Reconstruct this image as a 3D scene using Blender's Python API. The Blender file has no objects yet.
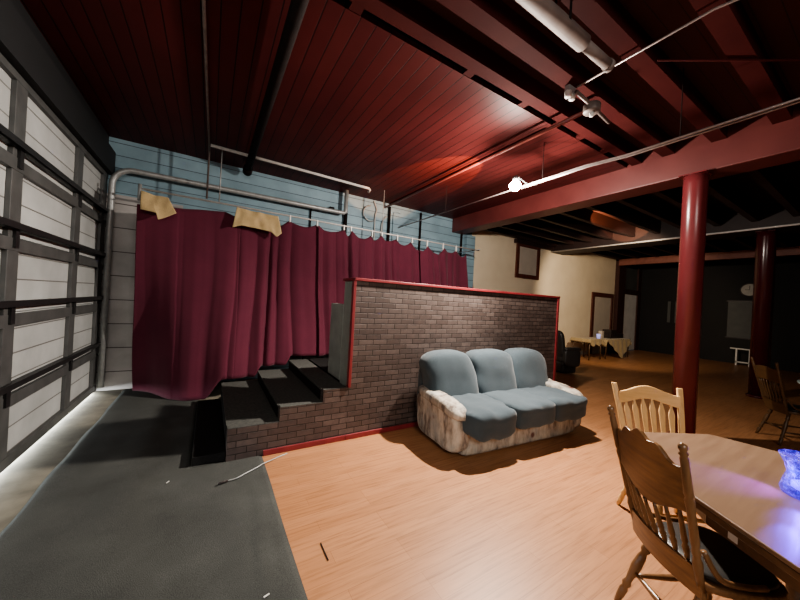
import bpy, bmesh, math, random
from mathutils import Vector, Matrix, noise
R = math.radians
PI = math.pi
random.seed(7)
scene = bpy.context.scene
col = scene.collection

# ------------------------------------------------------------------ materials
def new_mat(name):
    m = bpy.data.materials.new(name); m.use_nodes = True
    nt = m.node_tree
    return m, nt, nt.nodes['Principled BSDF']

def N(nt, typ, **kw):
    n = nt.nodes.new(typ)
    for k, v in kw.items():
        setattr(n, k, v)
    return n

def L(nt, a, b):
    nt.links.new(a, b)

def coords(nt, scale=(1, 1, 1), swap=None):
    tc = N(nt, 'ShaderNodeTexCoord')
    out = tc.outputs['Object']
    if swap:
        s = N(nt, 'ShaderNodeSeparateXYZ'); L(nt, out, s.inputs[0])
        c = N(nt, 'ShaderNodeCombineXYZ')
        for i, ax in enumerate(swap):
            L(nt, s.outputs['XYZ'.index(ax)], c.inputs[i])
        out = c.outputs[0]
    mp = N(nt, 'ShaderNodeMapping'); mp.inputs['Scale'].default_value = scale
    L(nt, out, mp.inputs['Vector'])
    return mp.outputs[0]

def ramp(nt, fac, stops):
    r = N(nt, 'ShaderNodeValToRGB')
    el = r.color_ramp.elements
    while len(el) < len(stops): el.new(0.5)
    for e, (p, c) in zip(el, stops):
        e.position = p; e.color = tuple(c) + (1,)
    L(nt, fac, r.inputs[0])
    return r.outputs[0]

def mix(nt, fac, a, b, mode='MIX'):
    m = N(nt, 'ShaderNodeMix', data_type='RGBA', blend_type=mode)
    if isinstance(fac, float): m.inputs[0].default_value = fac
    else: L(nt, fac, m.inputs[0])
    for i, v in ((6, a), (7, b)):
        if isinstance(v, tuple): m.inputs[i].default_value = v + (1,)
        else: L(nt, v, m.inputs[i])
    return m.outputs[2]

def bump(nt, b, h, strength=.3, dist=.02):
    n = N(nt, 'ShaderNodeBump'); n.inputs['Strength'].default_value = strength
    n.inputs['Distance'].default_value = dist
    L(nt, h, n.inputs['Height']); L(nt, n.outputs[0], b.inputs['Normal'])

def noise_tex(nt, vec, scale, detail=4, rough=.55):
    n = N(nt, 'ShaderNodeTexNoise'); n.inputs['Scale'].default_value = scale
    n.inputs['Detail'].default_value = detail; n.inputs['Roughness'].default_value = rough
    L(nt, vec, n.inputs['Vector']); return n.outputs['Fac']

def pm(name, c1, c2=None, scale=6, rough=.6, metal=0., bs=0., stretch=(1, 1, 1), lo=.35, hi=.65, spec=.5, emit=None):
    m, nt, b = new_mat(name)
    c2 = c2 or tuple(x * .8 for x in c1)
    v = coords(nt, stretch)
    f = noise_tex(nt, v, scale)
    L(nt, ramp(nt, f, [(lo, c1), (hi, c2)]), b.inputs['Base Color'])
    b.inputs['Roughness'].default_value = rough; b.inputs['Metallic'].default_value = metal
    b.inputs['Specular IOR Level'].default_value = spec
    if bs: bump(nt, b, f, bs, .01)
    if emit:
        b.inputs['Emission Color'].default_value = tuple(emit[0]) + (1,)
        b.inputs['Emission Strength'].default_value = emit[1]
    return m

def stripes(nt, sock, period, width, offset=0.):
    """0 on a thin line every period, 1 elsewhere"""
    a = N(nt, 'ShaderNodeMath', operation='MULTIPLY_ADD'); L(nt, sock, a.inputs[0])
    a.inputs[1].default_value = 1 / period; a.inputs[2].default_value = 100 + offset
    f = N(nt, 'ShaderNodeMath', operation='FRACT'); L(nt, a.outputs[0], f.inputs[0])
    g = N(nt, 'ShaderNodeMath', operation='GREATER_THAN'); L(nt, f.outputs[0], g.inputs[0])
    g.inputs[1].default_value = width / period
    fl = N(nt, 'ShaderNodeMath', operation='FLOOR'); L(nt, a.outputs[0], fl.inputs[0])
    return g.outputs[0], fl.outputs[0]

def mat_wood_floor():
    m, nt, b = new_mat('laminate_floor')
    v = coords(nt)
    br = N(nt, 'ShaderNodeTexBrick'); L(nt, v, br.inputs['Vector'])
    br.inputs['Scale'].default_value = 1; br.inputs['Brick Width'].default_value = 1.15
    br.inputs['Row Height'].default_value = .098; br.inputs['Mortar Size'].default_value = .0016
    br.inputs['Mortar Smooth'].default_value = .3
    br.offset = .37; br.offset_frequency = 3
    br.inputs['Color1'].default_value = (.425, .215, .108, 1); br.inputs['Color2'].default_value = (.375, .183, .088, 1)
    br.inputs['Mortar'].default_value = (.29, .14, .066, 1)
    g = noise_tex(nt, coords(nt, (1.3, 22, 1)), 2.2, 5, .6)
    gr = ramp(nt, g, [(.3, (.62, .56, .50)), (.5, (1, 1, 1)), (.72, (1.16, 1.14, 1.1))])
    c = mix(nt, .75, br.outputs['Color'], gr, 'MULTIPLY')
    g2 = noise_tex(nt, coords(nt, (1, 1, 1)), .8, 3)
    c = mix(nt, .5, c, ramp(nt, g2, [(.3, (.8, .78, .78)), (.7, (1.05, 1.03, 1))]), 'MULTIPLY')
    L(nt, c, b.inputs['Base Color'])
    b.inputs['Roughness'].default_value = .42; b.inputs['Specular IOR Level'].default_value = .35
    bump(nt, b, g, .05, .004)
    return m

def mat_brick():
    m, nt, b = new_mat('dark_brick')
    v = coords(nt, swap='XZY')
    br = N(nt, 'ShaderNodeTexBrick'); L(nt, v, br.inputs['Vector'])
    br.inputs['Scale'].default_value = 1; br.inputs['Brick Width'].default_value = .185
    br.inputs['Row Height'].default_value = .0625; br.inputs['Mortar Size'].default_value = .005
    br.inputs['Mortar Smooth'].default_value = .2; br.inputs['Bias'].default_value = -.25
    br.inputs['Color1'].default_value = (.075, .056, .051, 1); br.inputs['Color2'].default_value = (.132, .104, .095, 1)
    br.inputs['Mortar'].default_value = (.022, .014, .012, 1)
    f = noise_tex(nt, v, 14, 5)
    c = mix(nt, .6, br.outputs['Color'], ramp(nt, f, [(.3, (.6, .6, .6)), (.7, (1.2, 1.15, 1.1))]), 'MULTIPLY')
    L(nt, c, b.inputs['Base Color']); b.inputs['Roughness'].default_value = .5
    inv = N(nt, 'ShaderNodeMath', operation='SUBTRACT'); inv.inputs[0].default_value = 1
    L(nt, br.outputs['Fac'], inv.inputs[1])
    bump(nt, b, inv.outputs[0], .6, .006)
    return m

def mat_planks(name, c1, c2, groove, period, axis, width=.008, rough=.45, nscale=1.2, offs=0., spec=.5):
    m, nt, b = new_mat(name)
    tc = N(nt, 'ShaderNodeTexCoord'); s = N(nt, 'ShaderNodeSeparateXYZ'); L(nt, tc.outputs['Object'], s.inputs[0])
    line, idx = stripes(nt, s.outputs['XYZ'.index(axis)], period, width, offs)
    wn = N(nt, 'ShaderNodeTexWhiteNoise', noise_dimensions='1D'); L(nt, idx, wn.inputs['W'])
    st = (.3, .3, .3); 
    f = noise_tex(nt, coords(nt, (1, 1, 1)), nscale, 5)
    c = mix(nt, wn.outputs['Value'], c1, c2)
    c = mix(nt, .7, c, ramp(nt, f, [(.3, (.7, .7, .7)), (.7, (1.15, 1.15, 1.15))]), 'MULTIPLY')
    c = mix(nt, line, groove, c)
    L(nt, c, b.inputs['Base Color']); b.inputs['Roughness'].default_value = rough
    b.inputs['Specular IOR Level'].default_value = spec
    bump(nt, b, line, .5, .006)
    return m

def mat_carpet():
    m, nt, b = new_mat('grey_carpet')
    f = noise_tex(nt, coords(nt), 220, 3)
    g = noise_tex(nt, coords(nt), 2.2, 5)
    c = ramp(nt, f, [(.3, (.050, .054, .052)), (.7, (.090, .094, .090))])
    c = mix(nt, .8, c, ramp(nt, g, [(.3, (.75, .75, .75)), (.7, (1.2, 1.2, 1.18))]), 'MULTIPLY')
    v = N(nt, 'ShaderNodeTexVoronoi'); L(nt, coords(nt), v.inputs['Vector']); v.inputs['Scale'].default_value = 9
    sp = ramp(nt, v.outputs['Distance'], [(.0, (1, 1, 1)), (.03, (0, 0, 0))])
    c = mix(nt, sp, c, (.16, .16, .15))
    L(nt, c, b.inputs['Base Color']); b.inputs['Roughness'].default_value = .95
    b.inputs['Specular IOR Level'].default_value = .1
    bump(nt, b, f, .5, .006)
    return m

def mat_fabric(name, c1, c2, weave=160, big=4, rough=.9, sheen=.2):
    m, nt, b = new_mat(name)
    f = noise_tex(nt, coords(nt), weave, 2)
    g = noise_tex(nt, coords(nt), big, 4)
    c = ramp(nt, g, [(.3, c1), (.7, c2)])
    c = mix(nt, .35, c, ramp(nt, f, [(.3, (.6, .6, .6)), (.7, (1.3, 1.3, 1.3))]), 'MULTIPLY')
    L(nt, c, b.inputs['Base Color']); b.inputs['Roughness'].default_value = rough
    b.inputs['Specular IOR Level'].default_value = .2
    b.inputs['Sheen Weight'].default_value = sheen
    bump(nt, b, f, .25, .003)
    return m

def mat_upholstery():
    m, nt, b = new_mat('patterned_upholstery')
    v = coords(nt, (1, 1, .35))
    f = noise_tex(nt, v, 11, 4, .6)
    c = ramp(nt, f, [(.36, (.50, .46, .39)), (.52, (.33, .29, .24)), (.62, (.15, .12, .10))])
    g = noise_tex(nt, coords(nt), 5, 3)
    c = mix(nt, ramp(nt, g, [(.5, (0, 0, 0)), (.66, (.6, .6, .6))]), c, (.25, .27, .27))
    vo = N(nt, 'ShaderNodeTexVoronoi'); L(nt, coords(nt, (1, 1, 1)), vo.inputs['Vector']); vo.inputs['Scale'].default_value = 3.6
    s = ramp(nt, vo.outputs['Distance'], [(.10, (1, 1, 1)), (.17, (0, 0, 0))])
    c = mix(nt, s, c, (.13, .055, .045))
    L(nt, c, b.inputs['Base Color']); b.inputs['Roughness'].default_value = .9
    bump(nt, b, noise_tex(nt, coords(nt), 200, 2), .3, .003)
    return m

def mat_grain(name, c1, c2, axis=2, rough=.35, scale=5, spec=.5):
    st = [9, 9, 9]; st[axis] = .8
    return pm(name, c1, c2, scale=scale, rough=rough, stretch=tuple(st), lo=.3, hi=.7, bs=.08, spec=spec)

M = {}
M['floor'] = mat_wood_floor()
M['brick'] = mat_brick()
M['carpet'] = mat_carpet()
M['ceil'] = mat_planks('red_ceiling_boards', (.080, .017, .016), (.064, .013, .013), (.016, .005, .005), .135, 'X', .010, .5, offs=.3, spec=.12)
M['deck'] = pm('dark_red_deck', (.045, .010, .010), (.034, .007, .007), 3, .6)
M['bay'] = mat_planks('red_bay_boards', (.058, .013, .012), (.046, .010, .010), (.02, .005, .005), .14, 'Y', .008, .7, .6)
M['beam'] = pm('red_painted_beam', (.110, .026, .024), (.088, .019, .018), 2.5, .45, bs=.05)
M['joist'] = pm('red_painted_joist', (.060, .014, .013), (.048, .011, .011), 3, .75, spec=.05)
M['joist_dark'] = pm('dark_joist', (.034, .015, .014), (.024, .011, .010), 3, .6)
M['darkbeam'] = pm('dark_stained_beam', (.020, .009, .008), (.014, .007, .007), 3, .6)
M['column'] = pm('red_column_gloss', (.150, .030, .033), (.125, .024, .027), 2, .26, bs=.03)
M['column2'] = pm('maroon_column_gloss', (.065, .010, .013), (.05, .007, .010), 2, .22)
M['blue'] = mat_planks('blue_painted_blocks', (.23, .345, .41), (.205, .31, .37), (.065, .10, .13), .187, 'Z', .012, .6, 2.5)
M['block'] = mat_planks('white_painted_blocks', (.48, .46, .45), (.42, .405, .40), (.10, .085, .08), .365, 'Z', .014, .7, 3, .25)
M['plaster'] = pm('cream_plaster', (.74, .64, .48), (.68, .58, .43), 1.6, .8, bs=.05)
M['darkwall'] = pm('dark_wall_paint', (.007, .0065, .0065), (.005, .005, .005), 2, .7)
M['sidewall'] = pm('dim_wall_paint', (.10, .08, .07), (.08, .065, .06), 2, .8)
M['slate'] = pm('slate_paint', (.006, .007, .009), (.005, .006, .007), 3, .7)
M['redtrim'] = pm('red_trim_paint', (.22, .032, .036), (.18, .025, .03), 9, .4)
M['greypanel'] = pm('grey_green_panel_paint', (.30, .33, .305), (.25, .275, .255), 5, .75)
M['blackstep'] = pm('black_step_carpet', (.018, .017, .017), (.012, .012, .012), 60, .95, spec=.1)
M['greystep'] = pm('grey_step_carpet', (.082, .085, .079), (.058, .060, .057), 40, .95, spec=.1)
M['concrete'] = pm('pale_concrete', (.20, .185, .145), (.125, .115, .09), 5, .85, bs=.2)
M['outside'] = pm('sunlit_pavement', (.7, .7, .68), (.6, .6, .58), 5, .9)
M['doorpanel'] = mat_planks('white_ribbed_door_steel', (.42, .44, .44), (.39, .41, .41), (.15, .15, .145), .21, 'Z', .012, .5, 2, .4)
M['doorframe'] = pm('galvanised_grey_steel', (.095, .098, .098), (.07, .073, .073), 7, .5, .2)
M['strut'] = pm('dark_steel_strut', (.022, .022, .023), (.015, .015, .016), 8, .45, .3)
M['velvet'] = mat_fabric('maroon_cloth', (.108, .020, .038), (.088, .016, .032), 260, 2.5, .85, .1)
M['tan'] = mat_fabric('tan_cloth', (.47, .36, .20), (.40, .30, .16), 120, 8)
M['tancloth'] = mat_fabric('tan_tablecloth', (.42, .33, .19), (.34, .26, .14), 60, 9)
M['slip'] = mat_fabric('grey_blue_slipcover', (.058, .080, .095), (.047, .067, .080), 240, 5)
M['uphol'] = mat_upholstery()
M['white_pipe'] = pm('white_pipe_paint', (.60, .58, .56), (.50, .48, .46), 12, .45)
M['grey_pipe'] = pm('grey_pipe_steel', (.36, .37, .37), (.28, .29, .29), 12, .4, .3)
M['dusty'] = pm('dusty_pvc', (.19, .155, .143), (.14, .113, .105), 8, .7)
M['dark_pipe'] = pm('dark_iron_pipe', (.018, .013, .013), (.012, .010, .010), 12, .8, spec=.08)
M['red_pipe'] = pm('red_painted_pipe', (.22, .06, .05), (.17, .045, .04), 12, .4)
M['galv'] = pm('galvanised_conduit', (.36, .31, .30), (.28, .24, .23), 20, .35, .5)
M['dark_galv'] = pm('dull_conduit', (.16, .13, .12), (.11, .09, .085), 20, .5, .2)
M['oak'] = mat_grain('golden_oak', (.43, .235, .095), (.30, .145, .05), 2, .32)
M['oakx'] = mat_grain('honey_maple', (.72, .46, .21), (.62, .38, .16), 0, .35)
M['oakz'] = mat_grain('honey_maple_upright', (.70, .45, .21), (.60, .37, .16), 2, .35)
M['walnut'] = mat_grain('worn_brown_oak', (.26, .14, .065), (.14, .07, .032), 0, .32)
M['walnutz'] = mat_grain('worn_brown_oak_turned', (.21, .115, .058), (.13, .066, .03), 2, .28)
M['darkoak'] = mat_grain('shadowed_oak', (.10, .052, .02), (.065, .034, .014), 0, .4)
M['leather'] = pm('black_vinyl', (.034, .032, .030), (.024, .023, .022), 30, .42, bs=.1)
M['tabletop'] = mat_grain('tan_laminate', (.20, .130, .085), (.16, .10, .065), 0, .34, 3)
M['tableedge'] = mat_grain('brown_table_edge', (.115, .06, .028), (.075, .04, .02), 0, .35)
M['brownframe'] = pm('brown_stained_frame', (.115, .035, .022), (.08, .025, .017), 8, .45)
M['browndoor'] = pm('brown_post_paint', (.055, .019, .015), (.042, .015, .012), 6, .5)
M['header'] = pm('reddish_header_paint', (.26, .10, .075), (.20, .075, .055), 6, .5)
M['whitepanel'] = pm('offwhite_panel', (.52, .46, .39), (.47, .42, .36), 4, .6)
M['doorglass'] = pm('greyish_door_panel', (.8, .8, .8), (.7, .7, .7), 3, .4)
M['white'] = pm('white_plastic', (.75, .75, .73), (.65, .65, .63), 10, .4)
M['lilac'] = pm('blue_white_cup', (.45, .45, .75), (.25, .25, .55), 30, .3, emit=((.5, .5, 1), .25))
M['greynotice'] = pm('dull_grey_board', (.085, .09, .088), (.07, .075, .073), 4, .6)
M['clockface'] = pm('dim_clock_face', (.34, .32, .28), (.28, .27, .24), 6, .4)
M['paletop'] = pm('pale_blue_tabletop', (.42, .55, .56), (.36, .48, .49), 4, .25)
M['dark_plastic'] = pm('dark_plastic', (.03, .02, .02), (.02, .015, .015), 10, .4)
M['bulb'] = pm('lit_bulb', (1, 1, 1), (1, 1, 1), 5, .3, emit=((1, .93, .84), 60))
M['led'] = pm('blue_led_puck', (.1, .02, .9), (.1, .02, .9), 5, .3, emit=((.10, .0, 1), 3))
def mat_glass():
    m, nt, b = new_mat('blue_lit_glass')
    f = noise_tex(nt, coords(nt), 45, 3)
    L(nt, ramp(nt, f, [(.45, (.02, .012, .35)), (.68, (.5, .45, .9))]), b.inputs['Base Color'])
    b.inputs['Roughness'].default_value = .08
    b.inputs['Alpha'].default_value = .45
    b.inputs['Emission Color'].default_value = (.07, .0, 1, 1)
    L(nt, ramp(nt, f, [(.40, (.10, .10, .10)), (.62, (.45, .45, .45))]), b.inputs['Emission Strength'])
    bump(nt, b, f, .6, .01)
    return m
M['glass'] = mat_glass()

# ------------------------------------------------------------------ mesh helpers
def obj(name, bm, mat, parent=None, smooth=False, bevel=0., subsurf=0):
    me = bpy.data.meshes.new(name)
    bmesh.ops.recalc_face_normals(bm, faces=bm.faces)
    bm.to_mesh(me); bm.free()
    if isinstance(mat, str): mat = M[mat]
    me.materials.append(mat)
    if smooth:
        for p in me.polygons: p.use_smooth = True
    o = bpy.data.objects.new(name, me); col.objects.link(o)
    if parent: o.parent = parent
    if bevel:
        md = o.modifiers.new('bevel', 'BEVEL'); md.width = bevel; md.segments = 2; md.limit_method = 'ANGLE'
    if subsurf:
        md = o.modifiers.new('subsurf', 'SUBSURF'); md.levels = subsurf; md.render_levels = subsurf
    return o

def thing(name, label, cat, loc=(0, 0, 0), rotz=0., group=None):
    o = bpy.data.objects.new(name, None); col.objects.link(o)
    o.empty_display_size = .1
    o.location = loc; o.rotation_euler = (0, 0, rotz)
    o['label'] = label; o['category'] = cat
    if group: o['group'] = group
    return o

def tag(o, label, cat, group=None):
    o['label'] = label; o['category'] = cat
    if group: o['group'] = group
    return o

def struct(o):
    o['kind'] = 'structure'; return o

def bx(x0, x1, y0, y1, z0, z1, bm=None):
    bm = bm or bmesh.new()
    v = [bm.verts.new(p) for p in ((x0, y0, z0), (x1, y0, z0), (x1, y1, z0), (x0, y1, z0), (x0, y0, z1), (x1, y0, z1), (x1, y1, z1), (x0, y1, z1))]
    for f in ((0, 3, 2, 1), (4, 5, 6, 7), (0, 1, 5, 4), (1, 2, 6, 5), (2, 3, 7, 6), (3, 0, 4, 7)):
        bm.faces.new([v[i] for i in f])
    return bm

def tube(pts, r, seg=10, bm=None, cap=True):
    """swept tube along pts; r a number or list"""
    bm = bm or bmesh.new()
    pts = [Vector(p) for p in pts]
    n = len(pts); rs = r if isinstance(r, (list, tuple)) else [r] * n
    rings = []; ref = None
    for i, p in enumerate(pts):
        t = (pts[min(i + 1, n - 1)] - pts[max(i - 1, 0)]).normalized()
        if ref is None:
            ref = Vector((0, 0, 1)) if abs(t.z) < .9 else Vector((1, 0, 0))
        a = (ref - t * ref.dot(t)).normalized(); b = t.cross(a); ref = a
        rings.append([bm.verts.new(p + (a * math.cos(2 * PI * k / seg) + b * math.sin(2 * PI * k / seg)) * rs[i]) for k in range(seg)])
    for i in range(n - 1):
        for k in range(seg):
            bm.faces.new((rings[i][k], rings[i][(k + 1) % seg], rings[i + 1][(k + 1) % seg], rings[i + 1][k]))
    if cap:
        bm.faces.new(list(reversed(rings[0]))); bm.faces.new(rings[-1])
    return bm

def smooth_path(pts, n=6):
    """Catmull-Rom resample"""
    P = [Vector(p) for p in pts]; out = []
    for i in range(len(P) - 1):
        p0 = P[max(i - 1, 0)]; p1 = P[i]; p2 = P[i + 1]; p3 = P[min(i + 2, len(P) - 1)]
        for k in range(n):
            t = k / n
            out.append(.5 * ((2 * p1) + (p2 - p0) * t + (2 * p0 - 5 * p1 + 4 * p2 - p3) * t * t + (3 * p1 - p0 - 3 * p2 + p3) * t ** 3))
    out.append(P[-1]); return out

def lathe(profile, base=(0, 0, 0), seg=24, bm=None, axis=None):
    """profile [(r,z)] around axis from base"""
    bm = bm or bmesh.new(); base = Vector(base)
    ax = Vector(axis).normalized() if axis else Vector((0, 0, 1))
    a = ax.orthogonal().normalized(); b = ax.cross(a)
    rings = []
    for r, z in profile:
        rings.append([bm.verts.new(base + ax * z + (a * math.cos(2 * PI * k / seg) + b * math.sin(2 * PI * k / seg)) * max(r, .0005)) for k in range(seg)])
    for i in range(len(rings) - 1):
        for k in range(seg):
            bm.faces.new((rings[i][k], rings[i][(k + 1) % seg], rings[i + 1][(k + 1) % seg], rings[i + 1][k]))
    bm.faces.new(list(reversed(rings[0]))); bm.faces.new(rings[-1])
    return bm

def turned(p0, p1, prof, seg=12, bm=None):
    """turned stick from p0 to p1; prof [(t,r)]"""
    p0 = Vector(p0); p1 = Vector(p1)
    return lathe([(r, t * (p1 - p0).length) for t, r in prof], p0, seg, bm, p1 - p0)

def prism(poly, axis, a, b, bm=None):
    """poly list of 2d points extruded along axis from a to b"""
    bm = bm or bmesh.new()
    def pt(p, d):
        if axis == 'Z': return (p[0], p[1], d)
        if axis == 'Y': return (p[0], d, p[1])
        return (d, p[0], p[1])
    A = [bm.verts.new(pt(p, a)) for p in poly]; B = [bm.verts.new(pt(p, b)) for p in poly]
    n = len(poly)
    bm.faces.new(A); bm.faces.new(list(reversed(B)))
    for i in range(n):
        bm.faces.new((A[i], A[(i + 1) % n], B[(i + 1) % n], B[i]))
    return bm

def puff(c, s, k=4., cuts=9, fn=None, bm=None):
    """rounded cushion: superellipsoid of half sizes s at c; fn deforms unit coords -> offset"""
    t = bmesh.new(); bmesh.ops.create_cube(t, size=2)
    bmesh.ops.subdivide_edges(t, edges=t.edges, cuts=cuts, use_grid_fill=True)
    for v in t.verts:
        x, y, z = v.co
        m = max(abs(x), abs(y), abs(z))
        # even out spacing
        x, y, z = (math.sin(q * PI / 4) / math.sin(PI / 4) for q in (x, y, z))
        q = (abs(x) ** k + abs(y) ** k + abs(z) ** k) ** (1 / k)
        x, y, z = x / q, y / q, z / q
        d = fn(x, y, z) if fn else (0, 0, 0)
        v.co = (c[0] + x * s[0] + d[0], c[1] + y * s[1] + d[1], c[2] + z * s[2] + d[2])
    if bm is None: return t
    me = bpy.data.meshes.new('tmp'); t.to_mesh(me); t.free(); bm.from_mesh(me); bpy.data.meshes.remove(me)
    return bm

def xf(bm, mtx):
    bmesh.ops.transform(bm, matrix=mtx, verts=bm.verts); return bm

def copy_tree(o, parent=None):
    c = o.copy(); col.objects.link(c)
    if parent: c.parent = parent
    for ch in [x for x in bpy.data.objects if x.parent == o]:
        copy_tree(ch, c)
    return c

# ------------------------------------------------------------------ camera
EYE = 1.60
f_px, yaw, pitch, roll = 311.776, .547094, .00253897, .0555923
cam_d = bpy.data.cameras.new('camera'); cam = bpy.data.objects.new('camera', cam_d); col.objects.link(cam)
cam_d.sensor_width = 36; cam_d.lens = f_px / 800 * 36; cam_d.clip_start = .05; cam_d.clip_end = 100
fwd = Vector((math.sin(yaw) * math.cos(pitch), math.cos(yaw) * math.cos(pitch), math.sin(pitch)))
right = Vector((math.cos(yaw), -math.sin(yaw), 0)); up = right.cross(fwd)
r2 = right * math.cos(roll) + up * math.sin(roll); u2 = -right * math.sin(roll) + up * math.cos(roll)
mt = Matrix((r2, u2, -fwd)).transposed().to_4x4(); mt.translation = (0, 0, EYE)
cam.matrix_world = mt
scene.camera = cam

# ------------------------------------------------------------------ room shell
XG, YB, XE, YF, ZT = -1.40, 6.30, 16.4, -5.0, 4.20
struct(obj('floor', bx(.45, XE, YF, YB, -.08, 0), 'floor'))
struct(obj('floor', bx(XG - .1, .45, YF, YB, -.08, 0), 'concrete'))
struct(obj('wall_back', bx(-.45, 6.02, YB, YB + .2, 0, ZT), 'blue'))
struct(obj('wall_back', bx(XG - .2, -.45, YB, YB + .2, 2.97, ZT), 'blue'))
struct(obj('wall_back', bx(XG - .2, -.45, YB, YB + .2, 0, 2.97), 'block'))
struct(obj('wall_back', bx(6.02, 14.0, YB, YB + .2, 0, ZT), 'plaster'))
struct(obj('wall_back', bx(14.0, XE + .2, YB + .25, YB + .4, 0, ZT), 'darkwall'))
struct(obj('wall_right', bx(XE, XE + .2, YF, YB + .25, 0, ZT), 'darkwall'))
struct(obj('wall_front', bx(XG - .2, XE + .2, YF - .2, YF, 0, ZT), 'sidewall'))
# left wall: above the door and near the corner
struct(obj('wall_left', bx(XG - .2, XG, YF, YB, 3.56, ZT), 'slate'))
struct(obj('wall_left', bx(XG - .2, XG + .10, YF, 6.22, 3.22, 3.56), 'slate'))
struct(obj('wall_left', bx(XG - .2, XG, 6.24, YB, 0, 3.22), 'slate'))
struct(obj('wall_left', bx(XG - .2, XG, YF, -2.9, 0, 3.22), 'sidewall'))
# blue pilaster where stage wall and plaster meet
struct(obj('trim_1', bx(5.72, 6.02, YB - .14, YB, 0, 3.44), 'blue'))
# ceiling: upper deck, boarded soffit, joists, beams
struct(obj('ceiling', bx(XG - .2, XE + .2, YF - .2, YB + .4, ZT, ZT + .1), 'deck'))
CZ = 3.81
struct(obj('ceiling', bx(XG, 5.3, 2.31, YB, CZ, CZ + .05), 'ceil'))

def joist(name, x0, x1, y0, y1, z0, z1, m):
    return struct(obj(name, bx(x0, x1, y0, y1, z0, z1), m))
struct(obj('ceiling', bx(XG, 5.3, YF, 2.11, 3.985, 4.02), 'bay'))
joist('ceiling_joist', XG, 5.3, 2.11, 2.235, CZ, ZT, 'joist')
for y in (1.80, 1.30, .80, .30, -.25, -.8, -1.4, -2.0, -2.6):
    joist('ceiling_joist', XG, 5.3, y - .07, y + .07, CZ, ZT, 'joist')
# blocking that breaks the dark gap behind the first joist
for x in (.85, 2.02, 2.82, 3.45, 3.95, 4.55):
    joist('ceiling_blocking', x - .05, x + .05, 2.235, 2.31, CZ + .004, CZ + .1, 'joist')
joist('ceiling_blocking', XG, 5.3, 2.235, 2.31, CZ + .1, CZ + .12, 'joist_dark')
struct(obj('ceiling_beam', bx(5.30, 5.70, YF, YB, 3.46, ZT), 'beam', bevel=.015))
for y in [6.15 - .55 * i for i in range(20)]:
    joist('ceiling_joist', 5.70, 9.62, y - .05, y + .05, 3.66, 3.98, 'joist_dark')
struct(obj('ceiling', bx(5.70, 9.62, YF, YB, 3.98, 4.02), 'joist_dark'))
struct(obj('ceiling_beam', bx(9.62, 10.25, YF, YB - .0, 3.48, ZT), 'darkbeam'))
for y in [6.1 - .6 * i for i in range(14)]:
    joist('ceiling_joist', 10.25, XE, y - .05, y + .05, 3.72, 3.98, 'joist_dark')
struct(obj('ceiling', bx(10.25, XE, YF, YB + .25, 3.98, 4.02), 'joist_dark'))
struct(obj('trim_2', bx(13.9, 14.1, YF, YB - .15, 3.50, 3.74), 'header'))
# ledger on top of the plaster wall
struct(obj('trim_3', bx(7.75, 9.62, YB - .10, YB, 3.54, 3.66), 'joist_dark'))

# ------------------------------------------------------------------ garage door (structure)
door = struct(bpy.data.objects.new('door_1', None)); col.objects.link(door); door.location = (XG, 0, 0)
joints = [.035, .655, 1.325, 1.945, 2.585, 3.215]
Y0, Y1 = -2.9, 6.22
for k, (a, b) in enumerate(zip(joints[:-1], joints[1:])):
    sec = obj('door_section', bx(-.045, -.004, Y0, Y1, a + .004, b - .004), 'doorpanel', door)
    if k == 0:
        obj('rail', bx(-.004, .034, Y0, Y1, .035, .13), 'doorframe', sec, bevel=.004)
    if k < 4:
        z = b
        obj('rail', bx(-.004, .034, Y0, Y1, z - .115, z - .012), 'doorframe', sec, bevel=.004)
        obj('strut', bx(.0, .075, Y0, Y1, z + .055, z + .085, bx(.06, .085, Y0, Y1, z + .055, z + .105)), 'strut', sec)
        for y in (5.13, 3.78, 2.43):
            obj('hinge', bx(.03, .05, y - .03, y + .03, z - .09, z + .09), 'strut', sec)
        obj('roller_bracket', bx(.03, .09, 6.10, 6.20, z - .06, z + .05), 'strut', sec)
    else:
        obj('rail', bx(-.004, .034, Y0, Y1, 3.16, 3.22), 'doorframe', sec, bevel=.004)
for y in (6.12, 5.13, 3.78, 2.43, 1.08, -.27, -1.62):
    w = .10 if y > 6 else .085
    obj('stile', bx(-.004, .03, y - w, y + w, .035, 3.21), 'doorframe', door, bevel=.004)
obj('bottom_seal', bx(-.04, .0, Y0, Y1 - .4, .036, .045), 'strut', door)
struct(obj('ground', bx(XG - 2.4, XG - .1, YF, 7.0, -.08, -.005), 'outside'))

# ------------------------------------------------------------------ carpet
bm = bmesh.new()
nx, ny = 40, 120
g = [[None] * (ny + 1) for _ in range(nx + 1)]
for i in range(nx + 1):
    for j in range(ny + 1):
        x = -1.06 + (.515 + 1.06) * i / nx; y = -2.5 + 8.75 * j / ny
        e = 0
        if i == 0: e = .05 * noise.noise((0, y * 1.3, 3)) + (.10 * max(0, 3.6 - y) / 3.6 if y < 3.6 else 0)
        if i == nx: e = .012 * noise.noise((0, y * 1.1, 9))
        z = .008 + .006 * max(0, noise.noise((x * 3, y * .7, 1)))
        # long wrinkle beside the right-hand edge
        if 1.5 < y < 3.1:
            z += .014 * math.exp(-((x - (.36 + .03 * math.sin(y * 3))) / .022) ** 2) * math.sin((y - 1.5) / 1.6 * PI)
        if i in (0, nx): z = .003
        g[i][j] = bm.verts.new((x + e, y, z))
for i in range(nx):
    for j in range(ny):
        if not (g[i][j].co.x > -.09 and g[i][j].co.y > 3.27): bm.faces.new((g[i][j], g[i + 1][j], g[i + 1][j + 1], g[i][j + 1]))
bmesh.ops.delete(bm, geom=[v for v in bm.verts if not v.link_faces], context='VERTS')
r = bmesh.ops.extrude_face_region(bm, geom=bm.faces[:])
for v in [q for q in r['geom'] if isinstance(q, bmesh.types.BMVert)]: v.co.z = .001
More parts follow.
